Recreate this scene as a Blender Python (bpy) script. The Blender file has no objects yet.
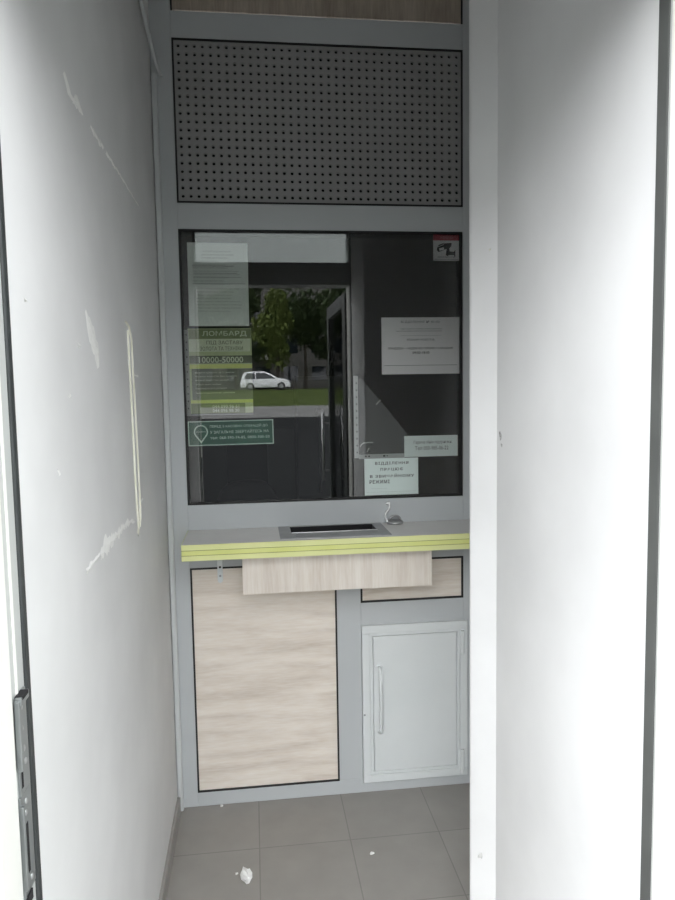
import bpy, bmesh, math, random
from mathutils import Vector, Matrix
random.seed(7)
PI = math.pi
S = bpy.context.scene
COL = S.collection

# ------------------------------------------------------------------ materials
def mat(name, color=(.8,.8,.8), rough=.5, metal=0.0, spec=.5, emit=None):
    m = bpy.data.materials.new(name); m.use_nodes = True
    b = m.node_tree.nodes['Principled BSDF']
    b.inputs['Base Color'].default_value = (*color, 1)
    b.inputs['Roughness'].default_value = rough
    b.inputs['Metallic'].default_value = metal
    b.inputs['Specular IOR Level'].default_value = spec
    return m

def nd(m, t, **kw):
    n = m.node_tree.nodes.new(t)
    for k, v in kw.items(): setattr(n, k, v)
    return n

def noise_mat(name, c1, c2, scale=(1,1,1), nscale=5, detail=4, rough=.6, metal=0.0, lo=.3, hi=.7, bump=0.0, bscale=None, spec=.4, distort=0.0):
    m = mat(name, c1, rough, metal, spec); L = m.node_tree.links
    b = m.node_tree.nodes['Principled BSDF']
    tc = nd(m, 'ShaderNodeTexCoord'); mp = nd(m, 'ShaderNodeMapping')
    mp.inputs['Scale'].default_value = scale
    L.new(tc.outputs['Object'], mp.inputs['Vector'])
    n = nd(m, 'ShaderNodeTexNoise'); n.inputs['Scale'].default_value = nscale; n.inputs['Detail'].default_value = detail
    n.inputs['Distortion'].default_value = distort
    L.new(mp.outputs['Vector'], n.inputs['Vector'])
    r = nd(m, 'ShaderNodeValToRGB')
    r.color_ramp.elements[0].position = lo; r.color_ramp.elements[0].color = (*c1, 1)
    r.color_ramp.elements[1].position = hi; r.color_ramp.elements[1].color = (*c2, 1)
    L.new(n.outputs['Fac'], r.inputs['Fac']); L.new(r.outputs['Color'], b.inputs['Base Color'])
    if bump:
        n2 = nd(m, 'ShaderNodeTexNoise'); n2.inputs['Scale'].default_value = bscale or nscale*6; n2.inputs['Detail'].default_value = 3
        L.new(tc.outputs['Object'], n2.inputs['Vector'])
        bp = nd(m, 'ShaderNodeBump'); bp.inputs['Strength'].default_value = bump; bp.inputs['Distance'].default_value = .004
        L.new(n2.outputs['Fac'], bp.inputs['Height']); L.new(bp.outputs['Normal'], b.inputs['Normal'])
    return m

def wood_mat(name, c1, c2, c3, scale):
    m = mat(name, c1, .5, 0, .35); L = m.node_tree.links
    b = m.node_tree.nodes['Principled BSDF']
    tc = nd(m, 'ShaderNodeTexCoord'); mp = nd(m, 'ShaderNodeMapping'); mp.inputs['Scale'].default_value = scale
    L.new(tc.outputs['Object'], mp.inputs['Vector'])
    n = nd(m, 'ShaderNodeTexNoise'); n.inputs['Scale'].default_value = 3.2; n.inputs['Detail'].default_value = 6; n.inputs['Distortion'].default_value = .35
    L.new(mp.outputs['Vector'], n.inputs['Vector'])
    r = nd(m, 'ShaderNodeValToRGB'); e = r.color_ramp.elements
    e[0].position = .28; e[0].color = (*c1, 1); e[1].position = .72; e[1].color = (*c3, 1)
    x = e.new(.5); x.color = (*c2, 1)
    L.new(n.outputs['Fac'], r.inputs['Fac'])
    mp2 = nd(m, 'ShaderNodeMapping'); mp2.inputs['Scale'].default_value = tuple(s*6 for s in scale)
    L.new(tc.outputs['Object'], mp2.inputs['Vector'])
    n2 = nd(m, 'ShaderNodeTexNoise'); n2.inputs['Scale'].default_value = 4; n2.inputs['Detail'].default_value = 3
    L.new(mp2.outputs['Vector'], n2.inputs['Vector'])
    mx = nd(m, 'ShaderNodeMix', data_type='RGBA', blend_type='OVERLAY'); mx.inputs['Factor'].default_value = .35
    L.new(r.outputs['Color'], mx.inputs['A']); L.new(n2.outputs['Fac'], mx.inputs['B'])
    L.new(mx.outputs['Result'], b.inputs['Base Color'])
    return m

def glass_mat(name, tint=(.85,.9,.88), ior=1.5, mixmax=1.0):
    m = bpy.data.materials.new(name); m.use_nodes = True
    nt = m.node_tree; nt.nodes.clear(); L = nt.links
    o = nt.nodes.new('ShaderNodeOutputMaterial'); mx = nt.nodes.new('ShaderNodeMixShader')
    t = nt.nodes.new('ShaderNodeBsdfTransparent'); t.inputs['Color'].default_value = (*tint, 1)
    g = nt.nodes.new('ShaderNodeBsdfGlossy'); g.inputs['Roughness'].default_value = 0.0
    f = nt.nodes.new('ShaderNodeFresnel'); f.inputs['IOR'].default_value = ior
    L.new(f.outputs[0], mx.inputs[0]); L.new(t.outputs[0], mx.inputs[1]); L.new(g.outputs[0], mx.inputs[2]); L.new(mx.outputs[0], o.inputs[0])
    return m

def film_mat(name, color, alpha, rough=.25):
    m = mat(name, color, rough, 0, .6); m.node_tree.nodes['Principled BSDF'].inputs['Alpha'].default_value = alpha
    return m

def tile_mat():
    m = mat('floor_tile', (.3,.29,.27), .42, 0, .4); L = m.node_tree.links
    b = m.node_tree.nodes['Principled BSDF']
    tc = nd(m, 'ShaderNodeTexCoord'); mp = nd(m, 'ShaderNodeMapping')
    mp.inputs['Location'].default_value = (-.313, .288, 0)
    L.new(tc.outputs['Object'], mp.inputs['Vector'])
    br = nd(m, 'ShaderNodeTexBrick'); br.offset = 0; br.squash = 1
    br.inputs['Color1'].default_value = (.300,.285,.264,1); br.inputs['Color2'].default_value = (.325,.310,.288,1)
    br.inputs['Mortar'].default_value = (.22,.21,.194,1)
    br.inputs['Scale'].default_value = 1; br.inputs['Mortar Size'].default_value = .0022; br.inputs['Mortar Smooth'].default_value = .3
    br.inputs['Brick Width'].default_value = .327; br.inputs['Row Height'].default_value = .327; br.inputs['Bias'].default_value = 0
    L.new(mp.outputs['Vector'], br.inputs['Vector'])
    n = nd(m, 'ShaderNodeTexNoise'); n.inputs['Scale'].default_value = 9; n.inputs['Detail'].default_value = 5
    L.new(tc.outputs['Object'], n.inputs['Vector'])
    mx = nd(m, 'ShaderNodeMix', data_type='RGBA', blend_type='OVERLAY'); mx.inputs['Factor'].default_value = .12
    L.new(br.outputs['Color'], mx.inputs['A']); L.new(n.outputs['Fac'], mx.inputs['B']); L.new(mx.outputs['Result'], b.inputs['Base Color'])
    bp = nd(m, 'ShaderNodeBump'); bp.inputs['Strength'].default_value = .3; bp.inputs['Distance'].default_value = .002; bp.invert = True
    L.new(br.outputs['Fac'], bp.inputs['Height']); L.new(bp.outputs['Normal'], b.inputs['Normal'])
    return m

M = dict(
 plaster = noise_mat('painted_plaster', (.69,.692,.69), (.775,.777,.775), nscale=2.8, detail=5, rough=.75, bump=.12, bscale=28, spec=.25),
 putty = noise_mat('putty', (.86,.86,.84), (.92,.92,.90), nscale=60, rough=.85, bump=.5, bscale=120),
 putty_y = noise_mat('putty_yellowish', (.74,.73,.60), (.82,.81,.72), nscale=30, rough=.8),
 ceiling = mat('ceiling_paint', (.72,.72,.71), .8),
 alu = noise_mat('grey_powder_coat', (.52,.545,.555), (.545,.57,.58), nscale=3, rough=.42, bump=.03, bscale=400, spec=.45),
 perf = noise_mat('perforated_sheet_grey', (.31,.31,.305), (.33,.33,.33), nscale=6, rough=.5),
 black = mat('black_rubber', (.012,.012,.012), .6),
 dark = mat('dark_void', (.01,.01,.011), .9),
 gasket = noise_mat('dark_grey_rubber', (.028,.032,.032), (.045,.05,.05), nscale=12, rough=.55),
 gasket_mid = noise_mat('mid_grey_rubber', (.075,.078,.075), (.095,.10,.095), nscale=12, rough=.55),
 woodh = wood_mat('bleached_oak_horizontal', (.67,.59,.505), (.80,.725,.64), (.90,.835,.755), (.75, 1, 6)),
 woodd = wood_mat('dimmed_oak_vertical', (.34,.285,.23), (.42,.36,.295), (.48,.42,.35), (5, 1, .5)),  # oak copy darkened in its colour to stand for dim light up there
 woodv = wood_mat('bleached_oak_vertical', (.66,.585,.51), (.76,.695,.62), (.83,.775,.705), (6.5, 1, .5)),
 white_metal = noise_mat('white_enamel', (.72,.755,.755), (.76,.79,.79), nscale=4, rough=.38, spec=.5),
 white_plastic = mat('white_plastic', (.62,.64,.645), .4),
 frame_white = mat('white_frame_coat', (.80,.80,.76), .4),
 leaf_grey = mat('dark_grey_leaf_coat', (.045,.05,.048), .45),
 frame_grey = mat('grey_frame_coat', (.50,.515,.50), .42),
 steel = mat('brushed_steel', (.55,.56,.56), .32, .9),
 zinc = mat('zinc_plate', (.36,.38,.38), .4, .8),
 steel_dull = noise_mat('dull_steel', (.33,.33,.33), (.40,.40,.40), nscale=20, rough=.4, metal=.6),
 top_grey = noise_mat('grey_laminate', (.70,.685,.66), (.74,.725,.70), nscale=8, rough=.38, spec=.4),
 lime = noise_mat('lime_edge_band', (.70,.735,.25), (.76,.79,.31), nscale=7, rough=.5),
 lime_pale = noise_mat('lime_edge_band_worn', (.73,.76,.34), (.79,.81,.40), nscale=7, rough=.5),
 seam = mat('dark_seam', (.20,.21,.07), .8),
 pane = glass_mat('counter_glass', (.985,.99,.987), 1.75),
 door_glass = glass_mat('door_glass', (.80,.82,.80), 1.45),
 transom = glass_mat('transom_glass', (.52,.54,.53), 1.45),
 car_glass = mat('car_glass', (.015,.02,.025), .05, 0, .8),
 paper = mat('white_paper', (.94,.925,.925), .8, 0, .2),
 paper_g = mat('bluish_white_paper', (.82,.90,.87), .8, 0, .2),
 paper_w = mat('plain_paper', (.84,.90,.85), .8, 0, .2),
 ink = mat('black_ink', (.02,.02,.02), .7),
 ink_soft = mat('grey_ink', (.17,.18,.18), .7),
 ink_faint = mat('faint_ink', (.42,.45,.43), .7),
 red = mat('red_print', (.48,.03,.06), .6),
 green = mat('dark_green_print', (.012,.105,.06), .55),
 green_w = mat('pale_green_print', (.55,.72,.62), .6),
 post_bg = mat('pale_green_poster', (.48,.56,.32), .6),
 post_olive = mat('olive_print', (.20,.245,.12), .6),
 post_light = mat('light_poster_print', (.64,.71,.53), .6),
 post_dark = mat('dark_olive_print', (.13,.155,.10), .6),
 post_lime = mat('lime_poster_print', (.62,.70,.20), .6),
 film = film_mat('clear_sleeve', (.75,.78,.77), .16, .2),
 strip = film_mat('milky_strip', (.72,.76,.74), .55, .4),
 strip_e = film_mat('sleeve_edge_strip', (.66,.70,.68), .38, .4),
 tile = tile_mat(),
 skirt = noise_mat('grey_skirting_tile', (.30,.29,.27), (.33,.32,.30), nscale=9, rough=.4),
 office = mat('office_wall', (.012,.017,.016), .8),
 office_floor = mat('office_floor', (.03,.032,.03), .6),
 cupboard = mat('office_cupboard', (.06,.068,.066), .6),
 chair = mat('black_fabric', (.008,.008,.009), .8),
 facade = noise_mat('facade_render', (.50,.49,.46), (.56,.55,.52), nscale=3, rough=.9),
 paving = noise_mat('paving', (.10,.098,.095), (.14,.137,.132), nscale=4, rough=.9),
 asphalt = noise_mat('asphalt', (.016,.017,.018), (.026,.027,.028), nscale=3, rough=1, spec=.03),
 lane = noise_mat('pale_lane', (.17,.17,.165), (.22,.22,.215), nscale=2, rough=1, spec=.05),
 grass = noise_mat('grass', (.045,.065,.02), (.085,.11,.035), nscale=1.5, rough=1, spec=.05),
 leaf = noise_mat('dark_leaf', (.018,.035,.012), (.05,.075,.022), nscale=1.2, rough=.8),
 leaf2 = noise_mat('yellow_green_leaf', (.07,.10,.02), (.13,.16,.04), nscale=1.2, rough=.8),
 bark = noise_mat('bark', (.03,.025,.02), (.06,.05,.04), nscale=3, rough=.95),
 car_paint = mat('white_car_paint', (.82,.84,.86), .2, 0, .6),
 tyre = mat('tyre', (.012,.012,.012), .8),
 lamp = mat('headlamp_lens', (.6,.62,.64), .1),
 apt = noise_mat('apartment_panel', (.085,.083,.078), (.125,.12,.113), nscale=.6, rough=.9),
 apt_pale = mat('pale_balcony', (.26,.26,.25), .8),
)

# ------------------------------------------------------------------ geometry helpers
def link(name, bm, m, parent=None, bevel=0, smooth=False, loc=None, seg=2):
    me = bpy.data.meshes.new(name); 
    bmesh.ops.recalc_face_normals(bm, faces=bm.faces[:])
    bm.to_mesh(me); bm.free()
    ms = m if isinstance(m, (list, tuple)) else [m]
    for x in ms: me.materials.append(x)
    if smooth:
        for p in me.polygons: p.use_smooth = True
    o = bpy.data.objects.new(name, me); COL.objects.link(o)
    if parent is not None: o.parent = parent
    if loc is not None: o.location = loc
    if bevel:
        b = o.modifiers.new('edge', 'BEVEL'); b.width = bevel; b.segments = seg; b.limit_method = 'ANGLE'; b.angle_limit = math.radians(40)
    return o

def box(bm, x0, x1, y0, y1, z0, z1, mi=0):
    v = [bm.verts.new(p) for p in ((x0,y0,z0),(x1,y0,z0),(x1,y1,z0),(x0,y1,z0),(x0,y0,z1),(x1,y0,z1),(x1,y1,z1),(x0,y1,z1))]
    for f in ((0,3,2,1),(4,5,6,7),(0,1,5,4),(1,2,6,5),(2,3,7,6),(3,0,4,7)):
        bm.faces.new([v[i] for i in f]).material_index = mi
    return v

def BX(name, x0, x1, y0, y1, z0, z1, m, parent=None, bevel=0, origin=None):
    bm = bmesh.new(); o = origin or (0,0,0)
    box(bm, x0-o[0], x1-o[0], y0-o[1], y1-o[1], z0-o[2], z1-o[2])
    return link(name, bm, m, parent, bevel, loc=origin if origin else None)

def prism(bm, pts, axis, a, b):
    """extrude a closed 2-D outline along an axis (outline in the two other axes, in x,y,z order)"""
    def P(p, t):
        return {'x': (t, p[0], p[1]), 'y': (p[0], t, p[1]), 'z': (p[0], p[1], t)}[axis]
    A = [bm.verts.new(P(p, a)) for p in pts]; B = [bm.verts.new(P(p, b)) for p in pts]
    n = len(pts)
    bm.faces.new(A); bm.faces.new(B[::-1])
    for i in range(n): bm.faces.new((A[i], B[i], B[(i+1) % n], A[(i+1) % n]))

def tube(bm, pts, r, n=8, closed=False):
    pts = [Vector(p) for p in pts]; rings = []
    N = len(pts)
    prev = None
    for i, p in enumerate(pts):
        if closed: t = (pts[(i+1) % N]-pts[i-1]).normalized()
        else: t = (pts[min(i+1, N-1)]-pts[max(i-1, 0)]).normalized()
        ref = prev if prev is not None else (Vector((0,0,1)) if abs(t.z) < .9 else Vector((1,0,0)))
        a = (ref - t*ref.dot(t)).normalized(); prev = a
        b = t.cross(a)
        rr = r[i] if isinstance(r, (list, tuple)) else r
        rings.append([bm.verts.new(p + rr*(math.cos(2*PI*k/n)*a + math.sin(2*PI*k/n)*b)) for k in range(n)])
    for i in range(N if closed else N-1):
        A, B = rings[i], rings[(i+1) % N]
        for k in range(n): bm.faces.new((A[k], A[(k+1) % n], B[(k+1) % n], B[k]))
    if not closed:
        bm.faces.new(rings[0][::-1]); bm.faces.new(rings[-1])

def lathe(bm, prof, n=20, c=(0,0,0), axis='z'):
    rings = []
    for r, h in prof:
        ring = []
        for k in range(n):
            a = 2*PI*k/n
            if axis == 'z': p = (c[0]+r*math.cos(a), c[1]+r*math.sin(a), c[2]+h)
            elif axis == 'y': p = (c[0]+r*math.cos(a), c[1]+h, c[2]+r*math.sin(a))
            else: p = (c[0]+h, c[1]+r*math.cos(a), c[2]+r*math.sin(a))
            ring.append(bm.verts.new(p))
        rings.append(ring)
    for A, B in zip(rings, rings[1:]):
        for k in range(n): bm.faces.new((A[k], A[(k+1) % n], B[(k+1) % n], B[k]))
    bm.faces.new(rings[0][::-1]); bm.faces.new(rings[-1])

def empty(name, loc=(0,0,0), rz=0):
    o = bpy.data.objects.new(name, None); COL.objects.link(o); o.location = loc; o.rotation_euler.z = rz
    o.empty_display_size = .1
    return o

def tag(o, label=None, cat=None, group=None, kind=None):
    if label: o['label'] = label
    if cat: o['category'] = cat
    if group: o['group'] = group
    if kind: o['kind'] = kind
    return o

def struct(o, label=None): 
    o['kind'] = 'structure'
    if label: o['label'] = label
    return o

def frame_ring(bm, x0, x1, z0, z1, t, y0, y1):
    box(bm, x0, x1, y0, y1, z1-t, z1); box(bm, x0, x1, y0, y1, z0, z0+t)
    box(bm, x0, x0+t, y0, y1, z0+t, z1-t); box(bm, x1-t, x1, y0, y1, z0+t, z1-t)

# text: lettering as thin printed geometry on the x-z plane
TMP = []
def text_into(bm, s, x0, x1, z0, z1, y, fit=True, bold=.0, mi=0, spacing=1.0):
    c = bpy.data.curves.new('t', 'FONT'); c.body = s; c.size = 1; c.resolution_u = 2; c.space_character = spacing
    c.offset = bold
    o = bpy.data.objects.new('t', c); COL.objects.link(o)
    dg = bpy.context.evaluated_depsgraph_get()
    me = bpy.data.meshes.new_from_object(o.evaluated_get(dg))
    bpy.data.objects.remove(o); bpy.data.curves.remove(c)
    if not me.vertices: return
    xs = [v.co.x for v in me.vertices]; ys = [v.co.y for v in me.vertices]
    w = max(xs)-min(xs); h = max(ys)-min(ys)
    sx = (x1-x0)/w; sz = (z1-z0)/h
    if not fit: sx = min(sx, sz); sz = sx
    cx = (x0+x1)/2; mx = (min(xs)+max(xs))/2
    n0 = len(bm.faces)
    tb = bmesh.new(); tb.from_mesh(me)
    vm = {}
    for v in tb.verts:
        vm[v] = bm.verts.new((cx+(v.co.x-mx)*sx, y, z0+(v.co.y-min(ys))*sz))
    for f in tb.faces:
        try: bm.faces.new([vm[v] for v in f.verts]).material_index = mi
        except ValueError: pass
    tb.free(); bpy.data.meshes.remove(me)

def quad(bm, x0, x1, z0, z1, y, mi=0):
    f = bm.faces.new([bm.verts.new(p) for p in ((x0,y,z0),(x1,y,z0),(x1,y,z1),(x0,y,z1))]); f.material_index = mi

# ================================================================== THE SETTING
YF0, YF1 = -1.80, -1.644          # outer and inner faces of the street wall
CEIL = 3.25

bm = bmesh.new(); box(bm, -.05, 1.40, -1.80, .06, -.06, 0); struct(link('floor', bm, M['tile']))
bm = bmesh.new(); box(bm, -.25, 1.45, -1.63, .30, CEIL, CEIL+.12); struct(link('ceiling', bm, M['ceiling']))

# left wall
bm = bmesh.new(); box(bm, -.22, 0, -1.644, .08, -.06, CEIL)
wl = struct(link('wall_left', bm, M['plaster']))

def smear(name, pts, w, m, parent, x=0.0012, jag=.35, rnd=3):
    """a raised smear of filler on the left wall along y-z points, ragged edges, ~1 mm thick"""
    bm = bmesh.new(); r = random.Random(rnd)
    P = [Vector((0, p[0], p[1])) for p in pts]; top = []; 
    dense = []
    for a, b in zip(P, P[1:]):
        n = max(2, int((b-a).length/.012))
        for i in range(n): dense.append(a.lerp(b, i/n))
    dense.append(P[-1])
    L, R = [], []
    for i, p in enumerate(dense):
        t = (dense[min(i+1, len(dense)-1)]-dense[max(i-1, 0)]).normalized()
        s = Vector((0, -t.z, t.y))
        k = i/(len(dense)-1)
        ww = (w(k) if callable(w) else w)
        L.append(p+s*ww*(1+jag*r.uniform(-1, 1))); R.append(p-s*ww*(1+jag*r.uniform(-1, 1)))
    vt = []
    for l, q in zip(L, R):
        mid = (l+q)/2
        vt.append((bm.verts.new((0.0002, l.y, l.z)), bm.verts.new((x+.0012, mid.y, mid.z)), bm.verts.new((0.0002, q.y, q.z))))
    for a, b in zip(vt, vt[1:]):
        bm.faces.new((a[0], a[1], b[1], b[0])); bm.faces.new((a[1], a[2], b[2], b[1]))
    o = link(name, bm, m, parent); return o

# the horizontal scar high on the left wall
smear('filler_scar', [(-1.27, 2.215), (-1.225, 2.19), (-1.18, 2.19)], lambda k: .011*math.sin(PI*min(1, .15+k)), M['putty'], wl, rnd=1)
smear('filler_scar', [(-1.21, 2.187), (-1.165, 2.200), (-1.13, 2.190)], lambda k: .012*math.sin(PI*(.1+.85*k)), M['putty'], wl, rnd=2)
smear('filler_scar', [(-1.06, 2.194), (-1.00, 2.192), (-.93, 2.194)], lambda k: .006, M['putty'], wl, jag=.9, rnd=4)
smear('filler_scar', [(-.90, 2.194), (-.80, 2.192), (-.70, 2.195), (-.58, 2.192), (-.42, 2.193)], lambda k: .0042*(1-.6*k), M['putty'], wl, jag=.9, rnd=5)
# patch at head height
smear('filler_patch', [(-1.185, 1.79), (-1.14, 1.750), (-1.10, 1.715), (-1.085, 1.68)], lambda k: .003+.030*k*(1.12-k)*2.4, M['putty'], wl, rnd=6)
smear('filler_patch', [(-1.262, 1.715), (-1.245, 1.715)], .005, M['putty'], wl, rnd=7)
smear('filler_speck', [(-1.57, 1.762), (-1.56, 1.761)], .003, M['putty'], wl, rnd=8)
smear('filler_speck', [(-1.345, 1.621), (-1.333, 1.619)], .004, M['putty'], wl, rnd=9)
smear('filler_speck', [(-1.44, 1.495), (-1.43, 1.485)], .003, M['putty'], wl, rnd=10)
# the long upright scar with its two pale ridges and the smear running out from its foot
smear('upright_scar', [(-.74, 1.812), (-.69, 1.803), (-.66, 1.77), (-.652, 1.66), (-.640, 1.545), (-.632, 1.42), (-.625, 1.30), (-.632, 1.262), (-.648, 1.243)], .0019, M['putty_y'], wl, x=.004, jag=.5, rnd=11)
smear('upright_scar', [(-.71, 1.79), (-.705, 1.70), (-.698, 1.60), (-.692, 1.50), (-.688, 1.38), (-.678, 1.30), (-.665, 1.24)], .0020, M['putty_y'], wl, x=.004, jag=.5, rnd=12)
smear('upright_scar', [(-.665, 1.315), (-.652, 1.285), (-.66, 1.245), (-.675, 1.225)], .012, M['putty_y'], wl, x=.003, jag=.4, rnd=13)
smear('upright_scar', [(-.70, 1.715), (-.688, 1.675)], .010, M['putty'], wl, jag=.4, rnd=14)
smear('filler_scar', [(-.66, 1.675), (-.56, 1.672)], .003, M['putty'], wl, jag=.5, rnd=15)
smear('filler_scar', [(-.72, 1.272), (-.80, 1.285), (-.92, 1.286), (-1.00, 1.284)], lambda k: .006+.004*k, M['putty'], wl, jag=.9, rnd=16)
smear('filler_scar', [(-1.00, 1.286), (-1.06, 1.287), (-1.12, 1.284), (-1.15, 1.28)], lambda k: .018*math.sin(PI*(.15+.7*k)), M['putty'], wl, jag=.6, rnd=17)
smear('filler_scar', [(-1.16, 1.282), (-1.22, 1.281), (-1.28, 1.276)], .005, M['putty'], wl, jag=.9, rnd=18)
smear('filler_scar', [(-.63, 1.30), (-.57, 1.312)], .003, M['putty'], wl, jag=.7, rnd=19)

# right wall: one body with the pilaster that narrows the booth
pa, pb, pcx = Vector((.953, -.93)), Vector((.9005, -.858)), Vector((1.20, -.40))   # splayed pilaster with a rounded nose
def fillet(p, a, b, r, n=7):
    u, v = (a-p).normalized(), (b-p).normalized(); h = math.acos(u.dot(v))/2; t = r/math.tan(h)
    P0, P1 = p+u*t, p+v*t
    return [tuple((1-k)**2*P0+2*k*(1-k)*p+k*k*P1) for k in [i/(n-1) for i in range(n)]]
outline = [(.953, -1.63), (.953, -.93)] + fillet(pb, pa, pcx, .016) + [(1.20, -.40), (1.20, .08), (1.42, .08), (1.42, -1.63)]
bm = bmesh.new(); prism(bm, outline, 'z', -.06, CEIL)
wr = struct(link('wall_right', bm, M['plaster']))
def chip(name, c, r, m, parent, axis, rnd, thick=.002):
    bm = bmesh.new(); q = random.Random(rnd); n = 9
    ctr = bm.verts.new({'x': (c[0]-thick, c[1], c[2]), 'y': (c[0], c[1]-thick, c[2])}[axis]); ring = []
    for k in range(n):
        a = 2*PI*k/n; rr = r*q.uniform(.5, 1.2)
        d = (rr*math.cos(a), rr*math.sin(a))
        ring.append(bm.verts.new({'x': (c[0]-.0003, c[1]+d[0], c[2]+d[1]), 'y': (c[0]+d[0], c[1]-.0003, c[2]+d[1])}[axis]))
    for k in range(n): bm.faces.new((ctr, ring[k], ring[(k+1) % n]))
    return link(name, bm, m, parent)
nick = noise_mat('bare_plaster', (.10,.10,.10), (.62,.62,.60), nscale=160, rough=.9)
chip('wall_nick', (.953, -.955, 1.498), .012, nick, wr, 'x', 1)
chip('wall_nick', (.953, -.965, 1.475), .006, nick, wr, 'x', 2)
chip('wall_scuff', (.925, -.893, .33), .010, noise_mat('grey_scuff', (.35,.35,.34), (.6,.6,.58), nscale=90, rough=.9), wr, 'y', 5)
chip('wall_scuff', (.940, -.912, 1.97), .004, M['putty_y'], wr, 'y', 6)

# street wall around the doorway
bm = bmesh.new()
box(bm, -5.0, -.07, YF0, YF1, -.06, 3.9); box(bm, 1.023, 6.0, YF0, YF1, -.06, 3.9); box(bm, -.07, 1.023, YF0, YF1, 2.93, 3.9)
struct(link('wall_front', bm, M['facade']))

# door frame, gaskets, transom and the open glazed leaf
d1 = struct(empty('door_1', (.476, -1.72, 0)))
dl = Vector((.476, -1.72, 0))
def D(name, x0, x1, y0, y1, z0, z1, m, bevel=.002, parent=d1):
    return BX(name, x0-dl.x, x1-dl.x, y0-dl.y, y1-dl.y, z0, z1, m, parent, bevel)
D('jamb', -.07, .0, -1.725, -1.644, 0, 2.93, M['frame_grey']); D('jamb', .953, 1.023, -1.67, -1.63, 0, 2.93, M['frame_grey'])
D('outer_jamb', -.07, .006, -1.80, -1.725, 0, 2.93, M['frame_white'], .004); D('outer_jamb', .945, 1.023, -1.80, -1.67, 0, 2.93, M['frame_white'], .004)
D('jamb_bead', 0, .003, -1.700, -1.694, 0, 2.93, M['frame_white'], .001)
D('gasket', -.002, .004, -1.662, -1.644, 0, 2.93, M['gasket']); D('gasket', .949, .955, -1.659, -1.631, 0, 2.93, M['gasket_mid'])
D('gasket_lip', .950, .955, -1.668, -1.660, 0, 2.93, M['frame_grey'], .001)
D('frame_head', .0, .953, -1.80, -1.63, 2.62, 2.93, M['frame_white']); D('transom_bar', .0, .953, -1.77, -1.63, 2.265, 2.40, M['frame_grey'], .004)
D('transom_glass', .0, .953, -1.705, -1.697, 2.40, 2.62, M['transom'], 0)
D('threshold', -.0, .953, -1.80, -1.63, 0, .012, M['steel_dull'])
# strike plate on the left jamb
bm = bmesh.new()
def sp(x0, x1, y0, y1, z0, z1): box(bm, x0-dl.x, x1-dl.x, y0-dl.y, y1-dl.y, z0, z1)
sp(0, .0035, -1.708, -1.668, 1.075, 1.215)      # upper half
sp(0, .0035, -1.712, -1.668, .930, 1.075)       # lower half
sp(.0035, .010, -1.716, -1.706, 1.115, 1.212)   # upper folded lip
sp(.0035, .008, -1.716, -1.709, .945, 1.065)    # lower folded lip
sp(.0035, .012, -1.712, -1.680, 1.205, 1.216)   # cap
strike = link('strike_plate', bm, M['zinc'], d1, .0008); strike['label'] = 'zinc lock strike plate on the left door jamb'
for z0, z1, y0, y1 in ((.958, 1.03, -1.697, -1.689), (1.085, 1.125, -1.703, -1.697), (1.212, 1.217, -1.708, -1.684)):
    bm = bmesh.new(); box(bm, (.0036 if z1 < 1.2 else .002)-dl.x, (.0042 if z1 < 1.2 else .0125)-dl.x, y0-dl.y, y1-dl.y, z0, z1); link('bolt_slot', bm, M['dark'], strike)
bm = bmesh.new(); box(bm, -dl.x, .006-dl.x, -1.708-dl.y, -1.690-dl.y, .918, .932); link('bolt_slot', bm, M['dark'], strike)
for z, y in ((1.195, -1.690), (1.165, -1.692), (1.135, -1.688), (1.115, -1.684), (1.06, -1.690), (1.045, -1.694), (.945, -1.684)):
    bm = bmesh.new(); lathe(bm, [(.0044, 0), (.0044, .001), (.002, .002)], 10, (.0035-dl.x, y-dl.y, z), 'x'); link('screw', bm, M['steel'], strike)
bm = bmesh.new(); lathe(bm, [(.005, 0), (.005, .001), (.002, .002)], 10, (0-dl.x, -1.715-dl.y, 1.515), 'x'); link('screw', bm, M['steel'], d1)
# open leaf, hinged on the right, swung out to the street
W, T, H0, H1 = .92, .05, .02, 2.25
bm = bmesh.new()
# local: x runs from the hinge (0) to the free edge (-W)
for a in ((-W, -W+.08, 0, T, H0, H1), (-.13, 0, 0, T, H0, H1), (-W+.08, -.13, 0, T, H0, H0+.14), (-W+.08, -.13, 0, T, H1-.09, H1)):
    box(bm, *a)
leaf = link('door_leaf', bm, M['leaf_grey'], d1, .004); 
leafm = Matrix.Translation((.985-dl.x, -1.815-dl.y, 0)) @ Matrix.Rotation(math.radians(89), 4, 'Z')
leaf.matrix_local = leafm
BX('leaf_glass', -W+.08, -.13, .021, .029, H0+.14, H1-.09, M['door_glass'], leaf)
bm = bmesh.new(); hx = -W+.045
for yy in (-.05, T+.05):
    tube(bm, [(hx, yy, .92), (hx, yy, 1.45)], .013, 10)
    for zz in (1.0, 1.37): tube(bm, [(hx, yy, zz), (hx, 0 if yy < 0 else T, zz)], .009, 8)
link('pull_handle', bm, M['steel'], leaf, smooth=True)

# skirting along the left wall, trunking in the corner
BX('baseboard_left', 0, .012, -1.63, -.02, 0, .058, M['skirt'], None, .001)['kind'] = 'structure'
struct(bpy.data.objects['baseboard_left'])

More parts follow.
